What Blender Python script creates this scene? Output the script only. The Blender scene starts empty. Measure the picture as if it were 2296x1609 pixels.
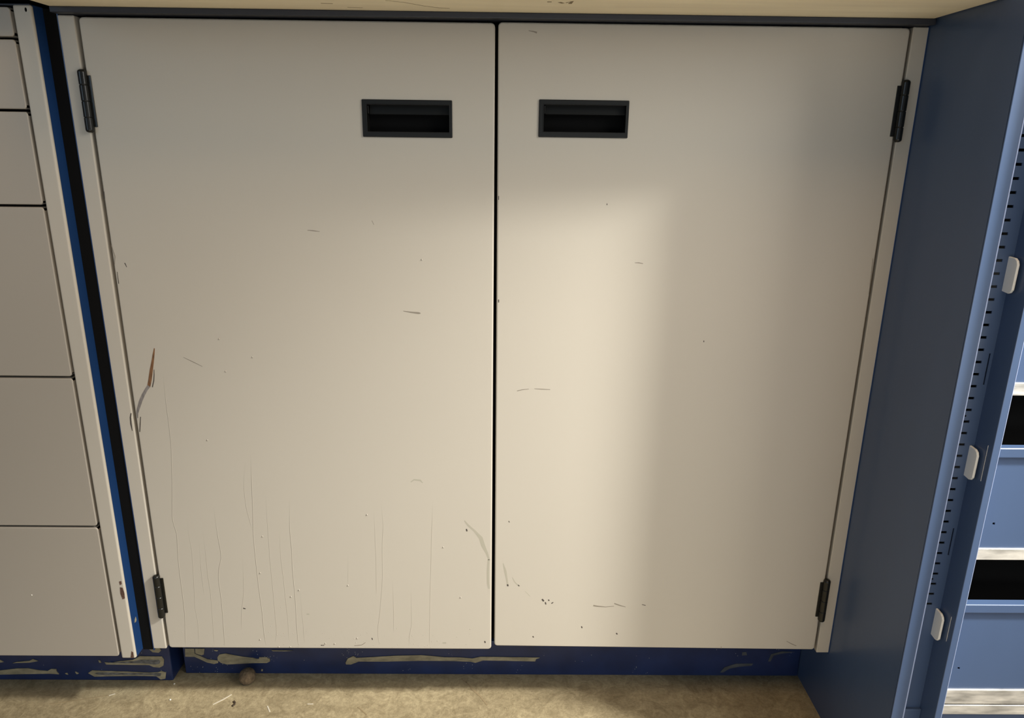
import bpy, bmesh, math, random
from mathutils import Vector, Matrix
random.seed(7)
S = bpy.context.scene
COL = S.collection
R = math.radians
# ---------------------------------------------------------------- traced marks, metres on the surface they lie on
STREAKS=[[(-0.4091,0.5108),(-0.41,0.4727),(-0.41,0.4369),(-0.4106,0.4125),(-0.416,0.3581),(-0.4222,0.3065),(-0.4181,0.2882),(-0.421,0.2556),(-0.4217,0.2319),(-0.4218,0.1958),(-0.4223,0.1639),(-0.4271,0.1136)],[(-0.4012,0.3112),(-0.4038,0.2883),(-0.4013,0.2651),(-0.4047,0.208),(-0.4077,0.1714),(-0.4054,0.154),(-0.4088,0.1137)],[(-0.3839,0.293),(-0.3838,0.2558),(-0.3846,0.2202),(-0.3835,0.2009),(-0.3847,0.1691),(-0.3873,0.1138)],[(-0.366,0.3273),(-0.3656,0.3023),(-0.3644,0.2747),(-0.3626,0.2513),(-0.368,0.2394),(-0.371,0.2203),(-0.37,0.1888),(-0.3709,0.1592),(-0.373,0.1113)],[(-0.3353,0.2562),(-0.3372,0.2205),(-0.3388,0.1963),(-0.3445,0.1693),(-0.3473,0.1394)],[(-0.3184,0.3939),(-0.3241,0.3611),(-0.3238,0.3254),(-0.3185,0.2935)],[(-0.3111,0.4026),(-0.314,0.3479),(-0.3157,0.3141),(-0.3179,0.2889),(-0.3182,0.2516),(-0.3178,0.2086),(-0.3163,0.1645),(-0.317,0.1396),(-0.3157,0.1142)],[(-0.2965,0.348),(-0.2979,0.3074),(-0.2991,0.2446),(-0.2989,0.1966),(-0.2993,0.1522),(-0.2986,0.1346),(-0.303,0.1194)],[(-0.2827,0.2938),(-0.2847,0.2565),(-0.2833,0.2209),(-0.283,0.1845),(-0.2822,0.1523),(-0.2835,0.1221)],[(-0.2663,0.3415),(-0.2694,0.2939),(-0.2689,0.2684),(-0.2702,0.2282),(-0.2696,0.1944),(-0.2709,0.1474),(-0.2711,0.1145)],[(-0.2617,0.2017),(-0.2627,0.1723),(-0.2617,0.1474),(-0.2623,0.1171)],[(-0.1944,0.2619),(-0.197,0.2119)],[(-0.1575,0.3267),(-0.1573,0.2575),(-0.1592,0.1975)],[(-0.1478,0.3403),(-0.1459,0.3017),(-0.1485,0.2716),(-0.1498,0.2218),(-0.1558,0.1656),(-0.1601,0.1405),(-0.1589,0.1152)],[(-0.112,0.21),(-0.1127,0.1459),(-0.1163,0.1332),(-0.1173,0.1129)],[(-0.0801,0.3408),(-0.083,0.2721),(-0.0857,0.2102),(-0.0892,0.1156)],[(-0.1368,0.2219),(-0.1366,0.1682),(-0.1377,0.1356)],[(-0.3905,0.2791),(-0.3926,0.2321),(-0.3927,0.1935)]]
SPECKS=[(-0.306,0.2844),(-0.3139,0.2291),(-0.2637,0.2029),(-0.1667,0.3175),(-0.0674,0.2699),(-0.0448,0.1929),(-0.2754,0.1926),(-0.1971,0.2107),(-0.1886,0.1265),(-0.2332,0.1178),(-0.2203,0.1174),(-0.3231,0.1236),(-0.2982,0.1118),(-0.2821,0.1119),(-0.2971,0.5316),(-0.3318,0.5131),(-0.0869,0.6536),(-0.3356,0.5543),(-0.364,0.4214)]
MARKS_L=[[(-0.1102,0.5913,0.00058),(-0.1022,0.59,0.00145),(-0.0926,0.589,0.00232),(-0.0904,0.5888,0.00116)],[(-0.219,0.6866,0.00058),(-0.2128,0.6861,0.00116),(-0.2056,0.6852,0.00058)],[(-0.3811,0.5304,0.00046),(-0.3703,0.5248,0.00081),(-0.36,0.5192,0.00046)],[(-0.1437,0.6982,0.00046),(-0.1418,0.6941,0.00046)],[(-0.4493,0.7276,0.00087),(-0.4499,0.7201,0.00116)],[(-0.4495,0.6664,0.0007),(-0.4472,0.6534,0.00087),(-0.449,0.6444,0.00058)],[(-0.4368,0.6456,0.00116),(-0.4353,0.6414,0.00058)],[(-0.4472,0.6349,0.00058),(-0.4475,0.6215,0.00093)],[(-0.0363,0.2971,0.00174),(-0.0357,0.2944,0.00174)],[(-0.0119,0.1226,0.00174),(-0.0113,0.1204,0.00174)],[(-0.193,0.1142,0.00087),(-0.1824,0.1158,0.00087),(-0.1779,0.1194,0.00058)],[(-0.3414,0.1738,0.00174),(-0.3391,0.1731,0.00116)],[(-0.2394,0.1147,0.00116),(-0.2357,0.1147,0.00116)],[(-0.1683,0.1268,0.00116),(-0.1678,0.1246,0.00116)]]
MARKS_R=[[(0.0351,0.9037,0.00058),(0.0399,0.903,0.00116),(0.0434,0.902,0.00174)],[(0.1656,0.6525,0.00058),(0.1698,0.6526,0.00116),(0.1746,0.6518,0.00087)],[(0.0283,0.4909,0.00087),(0.0338,0.4924,0.00093),(0.0421,0.4936,0.00058)],[(0.0499,0.494,0.00058),(0.0588,0.4935,0.00104),(0.0688,0.493,0.00058)],[(0.1371,0.1812,0.00203),(0.1426,0.1802,0.00174),(0.1537,0.1792,0.00087),(0.1647,0.1803,0.0007)],[(0.1657,0.1846,0.00145),(0.1719,0.1821,0.00145),(0.1806,0.1794,0.0007)],[(0.2037,0.1831,0.00087),(0.208,0.182,0.00087)],[(0.4094,0.1252,0.00058),(0.4169,0.1208,0.00116),(0.4235,0.1179,0.00087)],[(0.0665,0.1906,0.00232),(0.0684,0.1878,0.00203)],[(0.0709,0.1857,0.00174),(0.0716,0.1829,0.00145)],[(0.0751,0.19,0.00145),(0.0757,0.1886,0.00145)],[(0.0795,0.1844,0.00145),(0.0813,0.1858,0.00116)],[(0.1219,0.1475,0.00145),(0.1226,0.1453,0.00145)],[(0.0549,0.1311,0.00145),(0.0556,0.1296,0.00145)],[(0.1706,0.1369,0.00174),(0.1719,0.1354,0.00174)],[(0.0188,0.2134,0.00203),(0.0194,0.2113,0.00203)],[(0.0333,0.2128,0.00116),(0.0346,0.2114,0.00145)],[(0.0196,0.3094,0.00087),(0.0202,0.308,0.00087)],[(0.4476,0.6603,0.00058),(0.4488,0.639,0.00093),(0.4493,0.6184,0.00058)],[(0.3185,0.1158,0.00058),(0.3188,0.1129,0.00058)],[(0.2555,0.5576,0.00116),(0.2556,0.5565,0.00116)],[(0.1289,0.7206,0.00087),(0.1289,0.7196,0.00087)],[(0.0034,0.7277,0.00087),(0.0034,0.7242,0.00087)],[(0.0042,0.6062,0.00116),(0.0042,0.6034,0.00116)]]
STAIN_L=[[(-0.0387,0.3094,0.00162),(-0.0337,0.3026,0.00283),(-0.0255,0.2946,0.00283),(-0.0173,0.2842,0.00525),(-0.0142,0.2726,0.00525),(-0.009,0.2609,0.00323),(-0.0063,0.2515,0.00243)],[(-0.0069,0.2515,0.00283),(-0.0077,0.2348,0.00323),(-0.0076,0.2156,0.00323),(-0.0063,0.2071,0.00243)],[(-0.1077,0.3651,0.00121),(-0.1036,0.3684,0.00202),(-0.0956,0.3674,0.00243),(-0.0927,0.3641,0.00101)],[(-0.2558,0.1649,0.00202),(-0.2526,0.165,0.00202)],[(-0.0703,0.1195,0.00202),(-0.066,0.1196,0.00283)]]
STAIN_R=[[(0.0127,0.2458,0.0011),(0.0156,0.2345,0.00329),(0.0175,0.2231,0.00247),(0.0191,0.2125,0.00219)],[(0.0254,0.224,0.00082),(0.0286,0.2175,0.00137),(0.0337,0.2118,0.00164)],[(0.0431,0.2028,0.00055),(0.0497,0.1954,0.00068)]]
GOUGE_TOP=[(-0.4155,0.5413,0.00094),(-0.4172,0.5344,0.00206),(-0.4198,0.5243,0.00281),(-0.4229,0.5131,0.00375),(-0.426,0.501,0.00394),(-0.4285,0.4929,0.00375)]
GOUGE_LOW=[(-0.4285,0.4929,0.00375),(-0.432,0.4887,0.00337),(-0.437,0.481,0.00356),(-0.4415,0.4724,0.00375),(-0.4455,0.4628,0.00319),(-0.4476,0.457,0.00244),(-0.4478,0.4508,0.00075)]
GOUGE_DARK=[[(-0.4194,0.5141,0.00056),(-0.4201,0.5076,0.00094),(-0.4215,0.5001,0.00112),(-0.4242,0.492,0.00112)],[(-0.4442,0.4518,0.00084),(-0.4459,0.4425,0.00112),(-0.4477,0.4323,0.00094)]]
STILE_CHIP=[[(-0.4555,0.4565,0.00112),(-0.457,0.4512,0.0015),(-0.4575,0.4424,0.00169),(-0.4571,0.4336,0.00075)]]
SMEAR_LEFT=[[(-0.5832,0.0338),(-0.5818,0.03),(-0.5493,0.0297),(-0.5174,0.0293),(-0.5115,0.0258),(-0.5026,0.0248),(-0.4964,0.0285),(-0.4942,0.0389),(-0.4969,0.0447),(-0.5293,0.0451),(-0.5404,0.0386),(-0.5612,0.0358),(-0.5744,0.0329)],[(-0.611,0.0144),(-0.6045,0.0191),(-0.5893,0.0184),(-0.551,0.0171),(-0.5192,0.0154),(-0.5063,0.0163),(-0.5009,0.0185),(-0.4941,0.0159),(-0.4964,0.005),(-0.5034,0.0034),(-0.5097,0.0093),(-0.5392,0.0099),(-0.5778,0.0089),(-0.6024,0.008)],[(-0.7505,0.0175),(-0.7427,0.0183),(-0.7165,0.0219),(-0.6998,0.0224),(-0.6851,0.0191),(-0.6713,0.0177),(-0.6655,0.0214),(-0.6579,0.0211),(-0.6577,0.0165),(-0.6553,0.0119),(-0.6682,0.013),(-0.6991,0.0123),(-0.7518,0.0107)],[(-0.7211,0.0315),(-0.7143,0.0338),(-0.6949,0.0359),(-0.6893,0.039),(-0.6822,0.0355),(-0.6955,0.0327)],[(-0.7439,0.039),(-0.7391,0.0375),(-0.7337,0.0337),(-0.7453,0.0313)],[(-0.5922,0.0376),(-0.5898,0.0365),(-0.5886,0.033),(-0.5915,0.0333)],[(-0.6457,0.0139),(-0.643,0.0143),(-0.6416,0.0112),(-0.6441,0.0119)],[(-0.6299,0.0167),(-0.6252,0.0136),(-0.628,0.012),(-0.6296,0.0143)],[(-0.5208,0.0615),(-0.5162,0.0678),(-0.507,0.0703),(-0.4962,0.0556),(-0.5003,0.0515),(-0.5093,0.0522),(-0.5149,0.0585)]]
SMEAR_MID=[[(-0.4691,0.0453),(-0.4555,0.0454),(-0.4557,0.0363),(-0.4471,0.0317),(-0.4382,0.0265),(-0.4217,0.0238),(-0.4217,0.0199),(-0.4284,0.0178),(-0.4388,0.0206),(-0.4477,0.026),(-0.4566,0.0308),(-0.4707,0.031)],[(-0.454,0.0454),(-0.4399,0.0455),(-0.442,0.0349),(-0.4457,0.0335),(-0.4545,0.037)],[(-0.4218,0.0301),(-0.4184,0.0351),(-0.4087,0.0368),(-0.3995,0.0348),(-0.3833,0.0311),(-0.3681,0.0293),(-0.3624,0.0274),(-0.3591,0.0274),(-0.3582,0.0305),(-0.3467,0.0303),(-0.3455,0.0285),(-0.3428,0.028),(-0.3424,0.0232),(-0.3476,0.0201),(-0.3678,0.0198),(-0.3916,0.0183),(-0.4084,0.017),(-0.4175,0.02),(-0.4218,0.0245)],[(-0.3386,0.0433),(-0.3056,0.0428),(-0.3187,0.0414),(-0.3364,0.0415)],[(-0.3569,0.0085),(-0.3546,0.0078),(-0.3554,0.0047),(-0.3574,0.0057)],[(-0.4257,0.0434),(-0.4193,0.0431),(-0.4213,0.0407),(-0.4248,0.0416)],[(-0.2274,0.0209),(-0.2234,0.0289),(-0.2149,0.0334),(-0.2103,0.0301),(-0.183,0.0319),(-0.152,0.0344),(-0.1116,0.0357),(-0.0927,0.0339),(-0.0761,0.032),(-0.0523,0.0319),(-0.0333,0.03),(-0.0214,0.0332),(0.0072,0.033),(0.0703,0.0323),(0.0644,0.0294),(0.0633,0.0254),(0.0191,0.0263),(-0.0166,0.0267),(-0.0285,0.0223),(-0.0357,0.0243),(-0.0643,0.0255),(-0.1119,0.0256),(-0.1643,0.0238),(-0.2071,0.0236),(-0.2192,0.0181),(-0.2264,0.0181)]]
SMEAR_FAINT=[[(0.3497,0.0064),(0.356,0.0159),(0.3734,0.0224),(0.3995,0.0228),(0.3973,0.0189),(0.3776,0.0167),(0.3635,0.0133),(0.3543,0.0058)],[(0.422,0.027),(0.4252,0.0398),(0.4411,0.0454),(0.4613,0.0442),(0.4398,0.0409),(0.4291,0.0373),(0.4256,0.0266)],[(0.3807,0.0433),(0.3865,0.0438),(0.3884,0.0381),(0.3805,0.0376)]]
RUST_POST=[[(-0.4926,0.228),(-0.4896,0.2287),(-0.4897,0.224),(-0.4922,0.2226)],[(-0.4927,0.2193),(-0.4892,0.2186),(-0.4881,0.2098),(-0.4886,0.2023),(-0.4917,0.2009),(-0.4934,0.2097)],[(-0.4911,0.1195),(-0.489,0.1174),(-0.4895,0.1087),(-0.4938,0.1087)]]
PAINT_FLOOR=[[(-0.4068,0.0151,0.00116),(-0.3962,0.0248,0.00174),(-0.3874,0.0348,0.00116)],[(-0.327,0.012,0.00174),(-0.3206,0.0017,0.00174)],[(-0.5657,0.0319,0.00116),(-0.5591,0.0355,0.00116)],[(-0.2702,0.0167,0.00116),(-0.2624,0.0168,0.00116)]]
CRACKS=[[(-0.0421,0.0639,0.00174),(-0.0312,0.0479,0.0029),(-0.0186,0.0324,0.00232),(-0.009,0.0164,0.00174)],[(-0.2766,0.0464,0.00174),(-0.2712,0.0511,0.00174)],[(-0.6434,0.0146,0.00116),(-0.609,0.0218,0.00116),(-0.5634,0.0337,0.00116)],[(-0.1958,0.011,0.00174),(-0.1809,-0.0035,0.00174)],[(-0.0492,0.0696,0.00174),(-0.0413,0.062,0.00174)]]
UNDER=[[(-0.108,-0.0712,0.00058),(-0.0916,-0.0631,0.00087),(-0.0737,-0.045,0.00087),(-0.0587,-0.0347,0.00116),(-0.0487,-0.0329,0.00116)],[(-0.1536,-0.031,0.00087),(-0.1391,-0.0296,0.00087)],[(-0.1761,-0.0517,0.00174),(-0.1653,-0.0501,0.00174)],[(0.0508,-0.0764,0.0029),(0.0543,-0.0767,0.0029)],[(0.0627,-0.075,0.00348),(0.0661,-0.0705,0.00348)],[(0.0694,-0.0732,0.00174),(0.0745,-0.0806,0.00348),(0.0733,-0.0687,0.00348)]]
# ---------------------------------------------------------------- materials
def mat(name, col, rough=.5, metal=0, bump=None, vary=None, spec=.5, coat=0):
    m = bpy.data.materials.new(name); m.use_nodes = True
    nt = m.node_tree; b = nt.nodes['Principled BSDF']
    b.inputs['Base Color'].default_value = (*col, 1); b.inputs['Roughness'].default_value = rough
    b.inputs['Metallic'].default_value = metal; b.inputs['Specular IOR Level'].default_value = spec
    b.inputs['Coat Weight'].default_value = coat; b.inputs['Coat Roughness'].default_value = .13
    tc = nt.nodes.new('ShaderNodeTexCoord')
    if vary:                                   # (scale, amount, (sx,sy,sz))
        mp = nt.nodes.new('ShaderNodeMapping'); mp.inputs['Scale'].default_value = vary[2]
        n = nt.nodes.new('ShaderNodeTexNoise'); n.inputs['Scale'].default_value = vary[0]; n.inputs['Detail'].default_value = 5
        r = nt.nodes.new('ShaderNodeValToRGB')
        a = vary[1]
        r.color_ramp.elements[0].position = .3; r.color_ramp.elements[1].position = .7
        r.color_ramp.elements[0].color = (*[c*(1-a) for c in col], 1); r.color_ramp.elements[1].color = (*[min(1, c*(1+a)) for c in col], 1)
        nt.links.new(tc.outputs['Object'], mp.inputs[0]); nt.links.new(mp.outputs[0], n.inputs[0])
        nt.links.new(n.outputs['Fac'], r.inputs[0]); nt.links.new(r.outputs[0], b.inputs['Base Color'])
    if bump:                                   # (scale, strength, distance)
        n2 = nt.nodes.new('ShaderNodeTexNoise'); n2.inputs['Scale'].default_value = bump[0]; n2.inputs['Detail'].default_value = 3
        bp = nt.nodes.new('ShaderNodeBump'); bp.inputs['Strength'].default_value = bump[1]; bp.inputs['Distance'].default_value = bump[2]
        nt.links.new(tc.outputs['Object'], n2.inputs[0]); nt.links.new(n2.outputs['Fac'], bp.inputs['Height'])
        nt.links.new(bp.outputs[0], b.inputs['Normal'])
    return m

DOOR = (.46, .42, .355)
M = dict(
    door=mat('greige_paint', DOOR, .55, bump=(1400, .12, .0002), vary=(3, .015, (1, 1, 1))),
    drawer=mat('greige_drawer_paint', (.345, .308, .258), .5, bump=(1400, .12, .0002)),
    drip=mat('greige_run', tuple(c*.84 for c in DOOR), .45),
    mark=mat('dark_scuff', (.05, .04, .035), .6),
    scuff=mat('faint_scuff', (.22, .19, .15), .5),
    stain=mat('dried_stain', (.37, .345, .28), .35),
    rust=mat('rust_gouge', (.16, .075, .03), .8, vary=(300, .4, (1, 1, .3))),
    bare=mat('bare_steel_gouge', (.20, .18, .17), .45, vary=(400, .3, (1, 1, .3))),
    chip=mat('rust_chip', (.09, .045, .03), .8, vary=(500, .5, (1, 1, 1))),
    blue=mat('blue_enamel', (.010, .038, .125), .30, bump=(900, .08, .0002), vary=(14, .12, (1, 1, .3))),
    pblue=mat('navy_enamel', (.009, .020, .072), .35, bump=(500, .15, .0003), vary=(25, .25, (1, 1, 1))),
    rblue=mat('blue_enamel_satin', (.050, .083, .162), .36, bump=(900, .06, .0002), vary=(9, .08, (1, 1, .3)), spec=.45, coat=.15),
    edge=mat('blue_edge_highlight', (.30, .37, .56), .3),  # lighter blue paints the highlight along the rolled flange edges
    rail=mat('dark_blue_rail', (.018, .021, .032), .5),
    dark=mat('black_plastic', (.006, .0065, .006), .42, spec=.3),
    void=mat('dark_cavity', (.003, .003, .003), .9, spec=.1),  # near-black painted in for the darkness inside gaps, holes and openings
    hinge=mat('black_hinge', (.007, .007, .006), .28, spec=.4),
    brass=mat('worn_edge', (.5, .46, .34), .35, metal=.6),
    galv=mat('galvanised_steel', (.62, .60, .56), .36, metal=.6, vary=(26, .5, (1, 1, 5)), bump=(60, .1, .0005)),
    tab=mat('cream_tab', (.82, .80, .74), .4),
    glue=mat('dried_adhesive', (.24, .21, .135), .55, vary=(60, .35, (1, 1, 2)), bump=(200, .4, .0006)),
    gluef=mat('faint_adhesive', (.06, .065, .07), .5, vary=(60, .3, (1, 1, 2))),
    glued=mat('adhesive_hollow', (.10, .10, .10), .5, vary=(130, .6, (1, 1, 2))),
    ply=mat('birch_underside', (.95, .83, .60), .5, vary=(5, .07, (1, 9, 1)), bump=(120, .1, .0003)),
    plymark=mat('underside_scratch', (.24, .18, .10), .7),
    black=mat('gap_shade_black', (.0025, .0025, .0025), .8, spec=.15),  # black painted in for the shaded gaps beside and above the drawers
    ball=mat('brown_fibre', (.12, .085, .05), .95, vary=(160, .5, (1, 1, 1)), bump=(350, .8, .002)),
    crumb=mat('dark_crumb', (.04, .025, .012), .8),
    white=mat('white_chip', (.75, .73, .66), .5),
    lightmark=mat('pale_scrape', (.55, .50, .40), .6),
    wall=mat('painted_block_wall', (.42, .40, .36), .8, vary=(2, .06, (1, 1, 1))),
)
# blue plinth with sparse pale flecks
def flecks(m, thr=.83):
    nt = m.node_tree; b = nt.nodes['Principled BSDF']
    src = b.inputs['Base Color'].links[0].from_socket
    tc = nt.nodes.new('ShaderNodeTexCoord'); v = nt.nodes.new('ShaderNodeTexVoronoi'); v.inputs['Scale'].default_value = 260
    n = nt.nodes.new('ShaderNodeTexNoise'); n.inputs['Scale'].default_value = 30
    a = nt.nodes.new('ShaderNodeMath'); a.operation = 'LESS_THAN'; a.inputs[1].default_value = .13
    c = nt.nodes.new('ShaderNodeMath'); c.operation = 'GREATER_THAN'; c.inputs[1].default_value = .62
    d = nt.nodes.new('ShaderNodeMath'); d.operation = 'MULTIPLY'
    mx = nt.nodes.new('ShaderNodeMixRGB'); mx.inputs[2].default_value = (.35, .36, .33, 1)
    nt.links.new(tc.outputs['Object'], v.inputs[0]); nt.links.new(tc.outputs['Object'], n.inputs[0])
    nt.links.new(v.outputs['Distance'], a.inputs[0]); nt.links.new(n.outputs['Fac'], c.inputs[0])
    nt.links.new(a.outputs[0], d.inputs[0]); nt.links.new(c.outputs[0], d.inputs[1])
    nt.links.new(d.outputs[0], mx.inputs[0]); nt.links.new(src, mx.inputs[1]); nt.links.new(mx.outputs[0], b.inputs['Base Color'])
flecks(M['pblue'])

def concrete():
    m = bpy.data.materials.new('worn_concrete'); m.use_nodes = True
    nt = m.node_tree; b = nt.nodes['Principled BSDF']; b.inputs['Roughness'].default_value = .72
    tc = nt.nodes.new('ShaderNodeTexCoord')
    def noise(sc, det, rough=.6, dist=0):
        n = nt.nodes.new('ShaderNodeTexNoise'); n.inputs['Scale'].default_value = sc; n.inputs['Detail'].default_value = det
        n.inputs['Roughness'].default_value = rough; n.inputs['Distortion'].default_value = dist
        nt.links.new(tc.outputs['Object'], n.inputs[0]); return n
    def ramp(n, p0, c0, p1, c1):
        r = nt.nodes.new('ShaderNodeValToRGB'); r.color_ramp.elements[0].position = p0; r.color_ramp.elements[1].position = p1
        r.color_ramp.elements[0].color = (*c0, 1); r.color_ramp.elements[1].color = (*c1, 1); nt.links.new(n.outputs['Fac'], r.inputs[0]); return r
    big = ramp(noise(5, 7, .62, .5), .30, (.27, .225, .145), .72, (.41, .35, .235))
    fine = ramp(noise(230, 6, .75), .36, (.80, .78, .72), .62, (1.10, 1.08, 1.03))
    mid = ramp(noise(38, 8, .68, 1.6), .36, (.70, .66, .58), .66, (1.16, 1.14, 1.08))
    m2 = nt.nodes.new('ShaderNodeMixRGB'); m2.blend_type = 'MULTIPLY'; m2.inputs[0].default_value = 1
    mx = nt.nodes.new('ShaderNodeMixRGB'); mx.blend_type = 'MULTIPLY'; mx.inputs[0].default_value = 1
    nt.links.new(big.outputs[0], mx.inputs[1]); nt.links.new(fine.outputs[0], mx.inputs[2]); nt.links.new(mx.outputs[0], m2.inputs[1]); nt.links.new(mid.outputs[0], m2.inputs[2]); nt.links.new(m2.outputs[0], b.inputs['Base Color'])
    bp = nt.nodes.new('ShaderNodeBump'); bp.inputs['Strength'].default_value = .55; bp.inputs['Distance'].default_value = .002
    b2 = noise(420, 6, .75); nt.links.new(b2.outputs['Fac'], bp.inputs['Height']); nt.links.new(bp.outputs[0], b.inputs['Normal'])
    return m
M['floor'] = concrete()

# ---------------------------------------------------------------- mesh helpers
class MB:
    def __init__(s): s.bm = bmesh.new(); s.mats = []
    def mi(s, m):
        if m not in s.mats: s.mats.append(m)
        return s.mats.index(m)
    def merge(s, t, m, smooth=False):
        i = s.mi(m)
        me = bpy.data.meshes.new('tmp')
        for f in t.faces: f.material_index = i; f.smooth = smooth
        t.to_mesh(me); t.free(); s.bm.from_mesh(me); bpy.data.meshes.remove(me)
        return s
    def box(s, x0, x1, y0, y1, z0, z1, m, bev=0, seg=3, smooth=False):
        t = bmesh.new(); bmesh.ops.create_cube(t, size=1)
        for v in t.verts:
            v.co = Vector(((x0+x1)/2+v.co.x*(x1-x0), (y0+y1)/2+v.co.y*(y1-y0), (z0+z1)/2+v.co.z*(z1-z0)))
        if bev: bmesh.ops.bevel(t, geom=t.edges[:], offset=bev, segments=seg, profile=.5, affect='EDGES')
        return s.merge(t, m, smooth)
    def plate(s, x0, x1, z0, z1, y0, y1, m, holes=(), bev=0, corner=0):
        """sheet facing -y with real rectangular holes; optional rounded outer corners"""
        t = bmesh.new()
        xs = sorted({x0, x1, *[h[0] for h in holes], *[h[1] for h in holes]}); zs = sorted({z0, z1, *[h[2] for h in holes], *[h[3] for h in holes]})
        vs = {(i, j): t.verts.new((x, y0, z)) for i, x in enumerate(xs) for j, z in enumerate(zs)}
        for i in range(len(xs)-1):
            for j in range(len(zs)-1):
                cx, cz = (xs[i]+xs[i+1])/2, (zs[j]+zs[j+1])/2
                if any(h[0] < cx < h[1] and h[2] < cz < h[3] for h in holes): continue
                t.faces.new((vs[i, j], vs[i+1, j], vs[i+1, j+1], vs[i, j+1]))
        for v in [v for v in t.verts if not v.link_faces]: t.verts.remove(v)
        r = bmesh.ops.extrude_face_region(t, geom=t.faces[:])
        for v in [g for g in r['geom'] if isinstance(g, bmesh.types.BMVert)]: v.co.y = y1
        bmesh.ops.recalc_face_normals(t, faces=t.faces[:])
        if corner:
            es = [e for e in t.edges if abs(e.verts[0].co.y-e.verts[1].co.y) > 1e-6 and all(min(abs(v.co.x-x0), abs(v.co.x-x1)) < 1e-6 and min(abs(v.co.z-z0), abs(v.co.z-z1)) < 1e-6 for v in e.verts)]
            bmesh.ops.bevel(t, geom=es, offset=corner, segments=5, profile=.5, affect='EDGES')
        if bev:
            es = [e for e in t.edges if len(e.link_faces) == 2 and e.calc_face_angle() > R(50) and all(abs(v.co.y-y0) < 1e-6 for v in e.verts)]
            bmesh.ops.bevel(t, geom=es, offset=bev, segments=4, profile=.5, affect='EDGES')
        return s.merge(t, m)
    def poly(s, pts, ax, a, b, m):
        """prism of a 2-D outline; ax: 'y' outline in xz, 'z' outline in xy, 'x' outline in yz"""
        t = bmesh.new()
        P = {'y': lambda p, c: (p[0], c, p[1]), 'z': lambda p, c: (p[0], p[1], c), 'x': lambda p, c: (c, p[0], p[1])}[ax]
        f = t.faces.new([t.verts.new(P(p, a)) for p in pts])
        r = bmesh.ops.extrude_face_region(t, geom=[f]); d = Vector(P((0, 0), b-a))
        for v in [g for g in r['geom'] if isinstance(g, bmesh.types.BMVert)]: v.co += d
        bmesh.ops.recalc_face_normals(t, faces=t.faces[:])
        bmesh.ops.triangulate(t, faces=[f for f in t.faces if len(f.verts) > 4])
        return s.merge(t, m)
    def ribbon(s, pts, ax, a, b, m):
        """tapered stroke (u,v,width) lying on a surface"""
        n = len(pts); L, Rr = [], []
        for i, p in enumerate(pts):
            q0, q1 = pts[max(0, i-1)], pts[min(n-1, i+1)]
            d = Vector((q1[0]-q0[0], q1[1]-q0[1]))
            d = d.normalized() if d.length > 1e-9 else Vector((1, 0))
            nn = Vector((-d.y, d.x))*max(p[2], .0003)/2
            e = d*(-.0004 if i == 0 else .0004 if i == n-1 else 0)
            L.append((p[0]+nn.x+e.x, p[1]+nn.y+e.y)); Rr.append((p[0]-nn.x+e.x, p[1]-nn.y+e.y))
        for i in range(n-1): s.poly([L[i], L[i+1], Rr[i+1], Rr[i]], ax, a, b, m)
        return s
    def run(s, pts, y, w, h, m):
        """a raised paint run on a front face: half-round bead, w wide, h proud, tapering in at the top"""
        t = bmesh.new(); rings = []
        # resample smoothly
        Q = []
        for i in range(len(pts)-1):
            k = max(2, int(abs(pts[i+1][1]-pts[i][1])/.006))
            for j in range(k): Q.append((pts[i][0]+(pts[i+1][0]-pts[i][0])*j/k, pts[i][1]+(pts[i+1][1]-pts[i][1])*j/k))
        Q.append(pts[-1])
        for _ in range(2): Q = [Q[0]]+[((Q[i-1][0]+2*Q[i][0]+Q[i+1][0])/4, Q[i][1]) for i in range(1, len(Q)-1)]+[Q[-1]]
        for i, (x, z) in enumerate(Q):
            k = min(1, .15+i/8)*min(1, .3+(len(Q)-1-i)/2)
            rings.append([t.verts.new((x+math.cos(a)*w/2*k, y-math.sin(a)*h*k+.00003, z)) for a in [R(180), R(150), R(120), R(90), R(60), R(30), 0]])
        for A, B in zip(rings, rings[1:]):
            for j in range(6): t.faces.new((A[j], A[j+1], B[j+1], B[j]))
        bmesh.ops.recalc_face_normals(t, faces=t.faces[:])
        return s.merge(t, m, True)
    def blob(s, c, r, m, sub=2, jit=0):
        t = bmesh.new(); bmesh.ops.create_icosphere(t, subdivisions=sub, radius=1)
        for v in t.verts:
            k = 1+random.uniform(-jit, jit); v.co = Vector((c[0]+v.co.x*r[0]*k, c[1]+v.co.y*r[1]*k, c[2]+v.co.z*r[2]*k))
        return s.merge(t, m, True)
    def lathe(s, prof, c, m, n=20):
        """profile (r,z) around a vertical axis at c"""
        t = bmesh.new(); rg = [[t.verts.new((c[0]+r*math.cos(2*math.pi*k/n), c[1]+r*math.sin(2*math.pi*k/n), c[2]+z)) for k in range(n)] for r, z in prof]
        for A, B in zip(rg, rg[1:]):
            for k in range(n): t.faces.new((A[k], A[(k+1) % n], B[(k+1) % n], B[k]))
        t.faces.new(rg[0][::-1]); t.faces.new(rg[-1])
        bmesh.ops.recalc_face_normals(t, faces=t.faces[:])
        return s.merge(t, m, True)
    def extr(s, prof, x0, x1, m):
        """closed (y,z) profile swept along x"""
        return s.poly(prof, 'x', x0, x1, m)
    def warp(s, f):
        for v in s.bm.verts: v.co = Vector(f(v.co))
        return s
    def build(s, name, parent=None, label=None):
        me = bpy.data.meshes.new(name); s.bm.to_mesh(me); s.bm.free()
        for m in s.mats: me.materials.append(m)
        o = bpy.data.objects.new(name, me); COL.objects.link(o)
        if parent: o.parent = parent; o.matrix_parent_inverse = Matrix.Identity(4)
        if label: o['label'] = label
        return o
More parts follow.
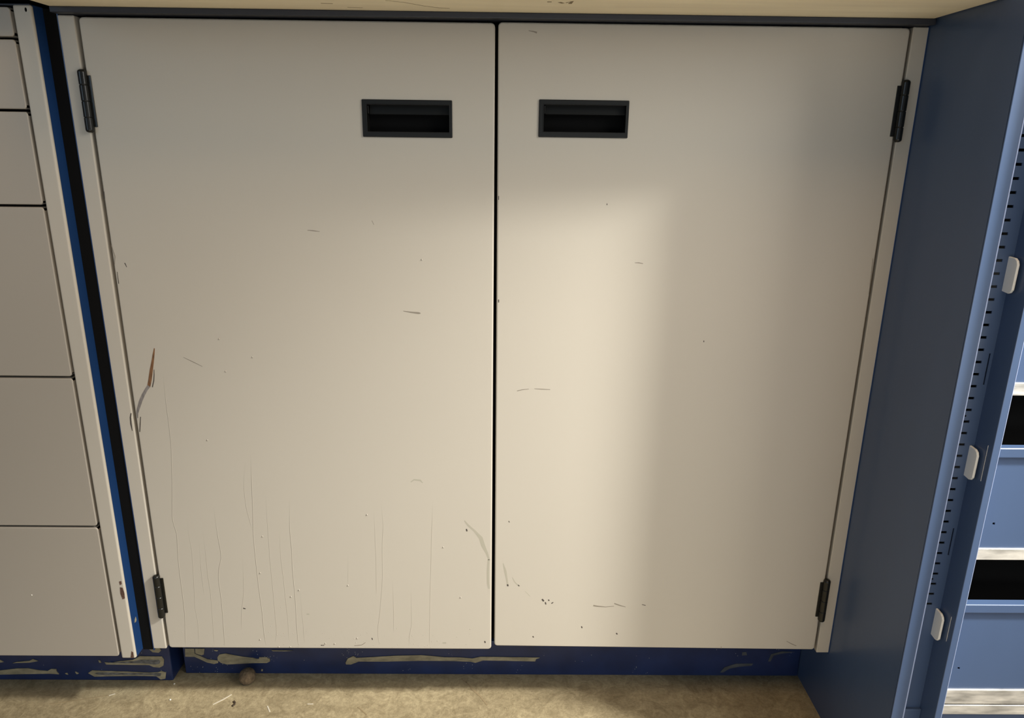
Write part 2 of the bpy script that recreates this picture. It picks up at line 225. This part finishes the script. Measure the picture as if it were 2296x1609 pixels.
def tag(o, label, cat, group=None):
    o['label'] = label; o['category'] = cat
    if group: o['group'] = group
    return o
def thing(name, label, cat, group=None):
    o = bpy.data.objects.new(name, None); COL.objects.link(o); o.empty_display_size = .05
    return tag(o, label, cat, group)
def struct(o): o['kind'] = 'structure'; return o

# ---------------------------------------------------------------- setting
b = MB().box(-3, 4, -4, .62, -.1, 0, M['floor'])
for r in PAINT_FLOOR: b.ribbon(r, 'z', 0, .0006, M['lightmark'])
for r in CRACKS: b.ribbon(r, 'z', 0, .0003, M['plymark'])
struct(b.build('floor'))
struct(MB().box(-3, 4, .62, .74, 0, 2.8, M['wall']).build('wall_back'))
struct(MB().box(-3.12, -3, -4, .74, 0, 2.8, M['wall']).build('wall_left'))

# ---------------------------------------------------------------- two-door base cabinet
XR = .4712
cab = thing('base_cabinet', 'blue steel base cabinet with two wide greige doors under the pale worktop', 'cabinet')
b = MB()
b.box(-.4725, -.4715, .0, .5, .105, .917, M['blue'])            # left side sheet
b.box(XR-.0012, XR-.0002, .0, .5, .105, .917, M['blue'])        # right side sheet
b.box(-.4713, XR-.0014, .499, .5, .105, .917, M['blue'])        # back
b.box(-.4713, XR-.0014, .021, .498, .1052, .1065, M['blue'])    # bottom
b.box(-.4713, XR-.0014, .0255, .0275, .108, .915, M['void'])    # black sheet painting the darkness behind the door gaps
b.build('carcass', cab)
MB().box(-.4872, -.47272, .0012, .0042, .1056, .9190, M['black']).build('gap_shade', cab, 'black strip painting the shade in the gap')  # paints the shade between the two cabinets as a black strip
MB().box(-.4716, XR-.0016, -.014, .012, .9135, .9193, M['rail'], .0008).build('top_rail', cab)
b = MB().box(-.4727, -.4543, 0, .018, .1075, .913, M['door'], .0016, 4)
for r in STILE_CHIP: b.ribbon(r, 'y', -.00015, .0001, M['mark'])
b.build('stile', cab)
MB().box(.4533, XR-.0002, 0, .018, .1065, .913, M['door'], .0012, 4).build('stile', cab)
pl = MB().box(-.4735, XR-.0008, .08, .10, .0, .1048, M['pblue'], .0008).build('plinth', cab)
def smear(polys, y, m, th=.0012, hollow=None):
    for i, P in enumerate(polys):
        b = MB().poly(P, 'y', y-th, y, m)
        if hollow and i in hollow:
            cx = sum(p[0] for p in P)/len(P); cz = sum(p[1] for p in P)/len(P)
            b.poly([(cx+(p[0]-cx)*.86, cz+(p[1]-cz)*.42+.0006) for p in P], 'y', y-th-.0002, y-th, M['glued'])
        yield b
for b in smear(SMEAR_MID, .08, M['glue']): b.build('adhesive_smear', pl, 'dried tan adhesive smear')
for b in smear(SMEAR_FAINT, .08, M['gluef'], .0005): b.build('adhesive_smear', pl, 'faint grey adhesive smear')

def bil(c, x0, x1, z0, z1):
    """lays a square-cut door into the slightly out-of-true opening it hangs in"""
    TL, TR, BR, BL = c
    def f(v):
        u = (v.x-x0)/(x1-x0); w = (v.z-z0)/(z1-z0)
        x = (BL[0]*(1-u)+BR[0]*u)*(1-w)+(TL[0]*(1-u)+TR[0]*u)*w
        z = (BL[1]*(1-u)+BR[1]*u)*(1-w)+(TL[1]*(1-u)+TR[1]*u)*w
        return (x, v.y, z)
    return f
def handle(parent, x0, x1, z0, z1, f):
    b = MB()
    # flat bezel standing proud of the sheet
    b.plate(x0, x1, z0, z1, -.0018, .0, M['dark'], [(x0+.0055, x1-.0035, z0+.006, z1-.0055)], bev=.0007, corner=.001)
    a0, a1, c0, c1 = x0+.0055, x1-.0035, z0+.006, z1-.0055
    # thin raised inner lip
    b.plate(a0-.0008, a1+.0008, c0-.0008, c1+.0008, -.0024, -.0014, M['dark'], [(a0, a1, c0, c1)], bev=.0003)
    # cup walls and back
    for q in ((a0-.001, a0, c0, c1), (a1, a1+.001, c0, c1), (a0, a1, c0-.001, c0), (a0, a1, c1, c1+.001)):
        b.box(q[0], q[1], -.001, .0152, q[2], q[3], M['dark'])
    b.box(a0, a1, .0142, .0152, c0, c1, M['void'])
    # finger lip: upper third folded forward
    b.extr([(.006, c1), (.004, c1-.0098), (.0058, c1-.0105), (.0135, c1-.0085), (.0135, c1)], a0+.0022, a1, M['dark'])
    b.box(a0+.0004, a0+.0016, -.0004, .004, c1-.0095, c1-.0008, M['dark'], .0004)
    b.warp(f)
    return b.build('handle', parent, 'black recessed pull')
def hinge(parent, x, zc, sgn, f=None, L=.066):
    b = MB(); r = .0046; y = -.0028; h = L/2
    prof = [(r*.45, -h), (r*.85, -h+.0010), (r, -h+.0025), (r, -h+.003)]
    for g in (-h+.016, 0, h-.016): prof += [(r, g-.0009), (r, g-.0006), (r*.88, g-.0004), (r*.88, g+.0004), (r, g+.0006), (r, g+.0009)]
    prof += [(r, h-.003), (r, h-.0025), (r*.85, h-.0010), (r*.45, h)]
    b.lathe(prof, (x, y, zc), M['hinge'])
    lx0, lx1 = sorted((x, x+sgn*.0078))
    b.box(lx0, lx1, -.0012, .0004, zc-h+.006, zc+h-.006, M['hinge'], .0004)
    if f: b.warp(f)
    return b.build('hinge', parent)
def door(c, hx, hz, marks, side):
    (TL, TR, BR, BL) = c
    x0, x1, z0, z1 = TL[0], TR[0], (BL[1]+BR[1])/2, (TL[1]+TR[1])/2
    f = bil(c, x0, x1, z0, z1)
    h = (hx[0], hx[1], hz[0], hz[1])
    b = MB().plate(x0, x1, z0, z1, 0, .0016, M['door'], [(h[0]+.003, h[1]-.003, h[2]+.003, h[3]-.003)], bev=.0018, corner=.0045)
    for q in ((x0, x0+.0016, z0+.004, z1-.004), (x1-.0016, x1, z0+.004, z1-.004), (x0+.004, x1-.004, z0, z0+.0016), (x0+.004, x1-.004, z1-.0016, z1)):
        b.box(q[0], q[1], .0014, .02, q[2], q[3], M['door'])          # folded returns of the steel skin
    b.warp(f)
    for r in marks:
        wide = max(p[2] for p in r)
        b.ribbon(r, 'y', -.00012, .0001, M['mark'] if (len(r) == 2 and wide > .0008) or side == 'x' else M['scuff'])
    return b, f
# left door
DL = [(-.4500, .9113), (-.0016, .9112), (-.0030, .1092), (-.4505, .1092)]
b, f = door(DL, (-.1493, -.0488), (.7915, .8314), MARKS_L, 'l')
for i, r in enumerate(STREAKS): b.run(r, 0, .0011 if i in (0, 3, 6, 9) else .0008, .00022 if i in (0, 3, 6, 9) else .00016, M['drip'])
for (x, z) in SPECKS: b.blob((x, -.0001, z), (.0009, .0008, .0011), M['drip'])
for k in range(120):
    x = random.uniform(-.445, -.02); z = .112+abs(random.gauss(0, .018))
    q = random.uniform(.0003, .0006); b.blob((x, 0, z), (q, q*.7, q), M['drip'], 1)
for r in STAIN_L: b.ribbon(r, 'y', -.00006, .0001, M['stain'])
b.ribbon(GOUGE_TOP, 'y', -.0003, .0001, M['rust']); b.ribbon(GOUGE_LOW, 'y', -.00032, .0001, M['bare'])
for r in GOUGE_DARK: b.ribbon(r, 'y', -.0002, .0001, M['mark'])
dl = b.build('door', cab, 'left door with paint runs and a rusty gouge')
handle(dl, -.1493, -.0488, .7915, .8314, f)
hinge(dl, -.4530, .8254, 1); hinge(dl, -.4525, .1935, 1)
# right door
DR = [(.0018, .9120), (.4505, .9118), (.4500, .1112), (.0012, .1150)]
b, f = door(DR, (.0478, .1484), (.7933, .8334), MARKS_R, 'r')
for r in STAIN_R: b.ribbon(r, 'y', -.00006, .0001, M['stain'])
dr = b.build('door', cab, 'right door with scattered scuffs')
handle(dr, .0478, .1484, .7933, .8334, f)
hinge(dr, .4532, .8258, -1); hinge(dr, .4516, .1932, -1)

# ---------------------------------------------------------------- drawer cabinet on the left, standing 2 cm proud
dc = thing('drawer_cabinet', 'base cabinet with a column of plain greige drawers at the left edge', 'cabinet')
XL = -1.15; Y0 = -.02
b = MB()
b.box(-.4884, -.4874, Y0+.0045, .5, .1075, .9195, M['blue'])
b.box(XL, XL+.001, Y0+.001, .5, .1075, .9195, M['blue'])
b.box(XL+.001, -.4884, .499, .5, .1075, .9195, M['blue'])
b.box(XL+.001, -.4884, .002, .498, .1055, .1073, M['blue'])
b.box(XL+.001, -.4884, .004, .006, .1075, .9195, M['void'])
b.poly([(-.0072, .1605), (-.0045, .1625), (-.004, .1575), (-.0058, .1555), (-.009, .1565)], 'x', -.4875, -.4870, M['glue'])
b.build('carcass', dc)
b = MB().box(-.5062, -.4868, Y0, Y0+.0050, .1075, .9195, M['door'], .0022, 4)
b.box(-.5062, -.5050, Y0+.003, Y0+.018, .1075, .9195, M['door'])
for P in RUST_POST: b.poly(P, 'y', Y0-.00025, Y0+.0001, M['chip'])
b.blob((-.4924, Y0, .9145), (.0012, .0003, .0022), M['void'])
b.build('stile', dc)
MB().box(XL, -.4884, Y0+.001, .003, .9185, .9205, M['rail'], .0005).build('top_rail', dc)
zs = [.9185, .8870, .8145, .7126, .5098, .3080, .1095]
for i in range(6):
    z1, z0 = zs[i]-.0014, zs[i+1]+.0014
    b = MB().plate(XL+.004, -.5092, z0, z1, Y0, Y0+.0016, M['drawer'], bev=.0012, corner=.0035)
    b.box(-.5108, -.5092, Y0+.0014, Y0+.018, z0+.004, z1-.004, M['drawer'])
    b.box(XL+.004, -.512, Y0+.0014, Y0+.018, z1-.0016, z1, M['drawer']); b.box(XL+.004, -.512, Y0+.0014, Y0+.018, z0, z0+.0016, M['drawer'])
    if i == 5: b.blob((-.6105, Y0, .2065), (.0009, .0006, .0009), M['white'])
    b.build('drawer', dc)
p = MB().box(XL, -.4852, .063, .5, 0, .1050, M['pblue'], .0025, 4).build('plinth', dc)
for b in smear(SMEAR_LEFT, .063, M['glue'], hollow=(0, 1)): b.build('adhesive_smear', p, 'dried grey-tan adhesive smear')

# ---------------------------------------------------------------- worktop and added black slab
b = MB().box(-.474, XR-.0012, -.128, .5, .9195, .955, M['ply'], .003, 4)
for r in UNDER: b.ribbon(r, 'z', .9193, .9197, M['plymark'])
tag(b.build('worktop'), 'pale wooden worktop whose scratched underside shows above the two doors', 'worktop')
tag(MB().box(XL, -.4765, -.05, .5, .9245, .955, M['black'], .003).build('worktop'), 'added black slab painting the dark gap just above the drawer cabinet in the top left corner', 'worktop')  # this worktop is only a slab added so the gap above the drawers stays dark

# ---------------------------------------------------------------- tall cabinet on the right
tc = thing('tall_cabinet', 'tall blue steel cabinet with slotted post and wide drawers at the right edge', 'cabinet')
YF = -.160; H = 1.9
X1 = 1.15
MB().box(XR, XR+.0012, YF+.002, .5, 0, H, M['rblue']).build('side_panel', tc)
b = MB(); FX = .4856; YW = -.150; XW = .5095; Y2 = -.178
b.box(XR, FX, YF, YF+.0016, .0, H, M['rblue'], .0006)                      # front flange
b.box(FX-.0012, FX+.0003, YF-.0005, YW, .0, H, M['edge'], .0006)                # its return
p0 = .2922; pitch = .01300
holes = [(.4925, .4990, p0+k*pitch-.0014, p0+k*pitch+.0013) for k in range(48)]
holes += [(.50515, .50665, zc-.0168, zc+.0168) for zc in (.5706, .3714, .7695)]
b.plate(FX-.001, XW, .150, H, YW, YW+.0012, M['rblue'], holes)
for zc in (.5195, .3245): b.blob((.4935, YW, zc), (.0011, .0003, .0011), M['void'], 2)
b.box(FX-.001, XW, YW+.012, YW+.013, .1, H, M['void'])                     # darkness behind the slots
b.box(FX-.001, XW, YW-.004, YW+.0012, .0, .150, M['rblue'], .0008)
b.box(XW, XW+.0014, Y2+.001, YW+.0012, .0, H, M['rblue'])                  # right wall of the channel
b.box(XW, XW+.0078, Y2, Y2+.0016, .0, H, M['rblue'], .0006)                # second flange
b.box(XW+.0070, XW+.0079, Y2-.0002, Y2+.014, .0, H, M['edge'], .0004)
for z0, z1 in ((.455, .495), (.258, .290)): b.box(XW-.00025, XW+.0002, -.1707, -.1703, z0, z1, M['tab'])
b.build('slotted_post', tc)
for zc in (.6690, .4690, .2690):
    h = .0172
    out = [(YW+.001, zc-h), (YW-.0085, zc-h-.0008), (YW-.0115, zc-h+.0004), (YW-.0138, zc-h+.0035), (YW-.0142, zc+h-.006), (YW-.0125, zc+h-.0025), (YW-.009, zc+h-.0004), (YW+.001, zc+h)]
    m = MB(); t = bmesh.new()
    fc = t.faces.new([t.verts.new((.5045, y, z)) for y, z in out]); r = bmesh.ops.extrude_face_region(t, geom=[fc])
    for v in [g for g in r['geom'] if isinstance(g, bmesh.types.BMVert)]: v.co.x += .0026
    bmesh.ops.recalc_face_normals(t, faces=t.faces[:])
    es = [e for e in t.edges if abs(e.verts[0].co.x-e.verts[1].co.x) < 1e-6 and e.calc_length() < .05]
    bmesh.ops.bevel(t, geom=es, offset=.0006, segments=2, profile=.5, affect='EDGES')
    m.merge(t, M['tab']); m.build('tab', tc, 'white tab standing out of the slotted post')
# body behind
b = MB()
XA = XW+.008
b.box(X1-.001, X1, YF, .5, 0, H, M['rblue']); b.box(XR+.0014, X1-.0012, .498, .5, 0, H, M['rblue'])
b.box(XR+.0014, X1-.0012, YF+.01, .498, H-.001, H, M['rblue'])
b.box(XA, X1-.0012, -.125, -.124, 0.05, H-.002, M['void'])  # black sheet paints the darkness inside the drawer openings
b.build('carcass', tc)
YD = -.166
MB().box(XA, X1-.002, YD+.004, YD+.02, .0, .1535, M['rblue'], .001).build('plinth', tc)
def drawer_front(zb, zt, hole=None, double=False):
    b = MB(); lip = .0110
    zs_ = zb+(.0345 if double else .0138); band = 0
    hs = [(hole[0]-.0013, hole[0]+.0013, hole[1]-.0013, hole[1]+.0013)] if hole else []
    b.plate(XA+.0002, X1-.003, zs_+band, zt-lip, YD, YD+.0012, M['rblue'], hs)
    if hole: b.box(hole[0]-.003, hole[0]+.003, YD+.004, YD+.005, hole[1]-.003, hole[1]+.003, M['void'])
    d = b.build('drawer', tc)
    MB().box(XA+.0002, X1-.003, YD-.0045, YD+.006, zt-lip, zt, M['rblue'], .0012).build('lip', d)
    if double:
        MB().box(XA+.0002, X1-.003, YD-.002, YD+.01, zb+.0148, zb+.0345, M['galv'], .0008).build('metal_rail', d, 'bare metal rail')
        MB().box(XA+.0002, X1-.003, YD-.002, YD+.01, zb, zb+.0132, M['galv'], .0008).build('metal_rail', d, 'bare metal rail')
    else:
        MB().box(XA+.0002, X1-.003, YD-.002, YD+.01, zb, zb+.0138, M['galv'], .0008).build('metal_rail', d, 'bare metal rail')
drawer_front(.1558, .3055, (.5336, .2185), True)
drawer_front(.3600, .4920, (.5366, .4030))
drawer_front(.5483, .6850)
drawer_front(.7400, .8750)

# ---------------------------------------------------------------- litter on the floor
b = MB().blob((-.3715, .0600, .0118), (.0122, .0122, .0120), M['ball'], 4, .03)
tag(b.build('debris_ball'), 'small round brown fuzzy ball lying on the concrete against the blue plinth', 'debris')
b = MB()
t = [(0, 0), (.0012, .0025), (.0008, .0055), (-.0012, .0075)]
for i, (x, y) in enumerate(t): b.blob((-.3759-.001+x-.0, .0125+y, .0012), (.0013, .0019, .0012), M['crumb'], 2, .15)
tag(b.build('debris_curl'), 'tiny dark curled flake lying on the concrete in front of the brown ball', 'debris')
tag(MB().blob((-.4807, .056, .0008), (.0012, .0013, .0008), M['white'], 2, .2).build('paint_chip'), 'tiny white paint chip on the concrete nearest the left cabinet plinth', 'debris')
tag(MB().blob((-.4724, .0235, .0009), (.0014, .0013, .0009), M['white'], 2, .2).build('paint_chip'), 'tiny white paint chip farther out on the concrete, nearer the bottom edge', 'debris')

# ---------------------------------------------------------------- light
def area(name, d, dist, target, size, watt, col, size_y=None):
    L = bpy.data.lights.new(name, 'AREA'); L.energy = watt; L.color = col; L.size = size
    if size_y: L.shape = 'RECTANGLE'; L.size_y = size_y
    o = bpy.data.objects.new(name, L); COL.objects.link(o)
    d = Vector(d).normalized(); o.location = Vector(target)+d*dist
    o.rotation_euler = (-d).to_track_quat('-Z', 'Y').to_euler(); return o
def spot(name, p, t, rad, cone, watt, col):
    L = bpy.data.lights.new(name, 'SPOT'); L.energy = watt; L.color = col; L.shadow_soft_size = rad; L.spot_size = R(cone); L.spot_blend = 1
    o = bpy.data.objects.new(name, L); COL.objects.link(o); o.location = p
    o.rotation_euler = (Vector(t)-Vector(p)).to_track_quat('-Z', 'Y').to_euler(); return o
# name, position, aim, width, height, watts, colour
LIGHTS = [
    ('key_lamp', (1.62, -.7645, 1.93), (.12, 0, .12), .10, 34, 460, (1, .985, .92)),      # spotlight: radius, cone
    ('window_light', (1.36, -.90, 1.34), (0, 0, .45), .66, .75, 20, (1, .97, .90)),
    ('low_fill', (.5, -1.9, .22), (.1, -.1, .85), 1.9, .4, 11.5, (.97, .985, .97)),  # added low fill, lifts the worktop underside and door tops
    ('left_fill', (-1.9, -2.1, 1.2), (.4, -.05, .5), 1.0, 1.0, 8, (.60, .80, 1)),  # added cool fill from the left, brightens the side panel and tabs
    ('overhead_fill', (.25, -1.2, 2.6), (0, -.3, 0), .8, .8, 20, (1, .72, .42)),  # added warm fill from above for the ambient level, no fixture there
]
WORLD = ((.62, .76, 1), .12)
for nm, p, t, sx, sy, w_, c_ in LIGHTS:
    d_ = Vector(p)-Vector(t)
    if nm == 'key_lamp': spot(nm, p, t, sx, sy, w_, c_); continue
    area(nm, d_, d_.length, t, sx, w_, c_, sy)
W = bpy.data.worlds.new('world'); S.world = W; W.use_nodes = True
W.node_tree.nodes['Background'].inputs[0].default_value = (*WORLD[0], 1); W.node_tree.nodes['Background'].inputs[1].default_value = WORLD[1]

# ---------------------------------------------------------------- camera
f_px, cx, cy, cz, pitch_, yaw, roll = 1626.768, .011724, -.855598, .786667, .288972, .010957, .012329
f0 = Vector((math.sin(yaw), math.cos(yaw), 0)); r0 = Vector((math.cos(yaw), -math.sin(yaw), 0))
fw = f0*math.cos(pitch_)+Vector((0, 0, -math.sin(pitch_))); up = r0.cross(fw)
rr = r0*math.cos(roll)+up*math.sin(roll); uu = -r0*math.sin(roll)+up*math.cos(roll)
cam = bpy.data.cameras.new('camera'); co = bpy.data.objects.new('camera', cam); COL.objects.link(co)
co.matrix_world = Matrix(((rr.x, uu.x, -fw.x, cx), (rr.y, uu.y, -fw.y, cy), (rr.z, uu.z, -fw.z, cz), (0, 0, 0, 1)))
cam.sensor_fit = 'HORIZONTAL'; cam.sensor_width = 36; cam.lens = f_px*36/2296; cam.clip_start = .01
S.camera = co
vs = S.view_settings; S.display_settings.display_device = 'sRGB'
vs.view_transform = 'Standard'; vs.look = 'None'; vs.gamma = 1; vs.use_curve_mapping = False; vs.exposure = 0
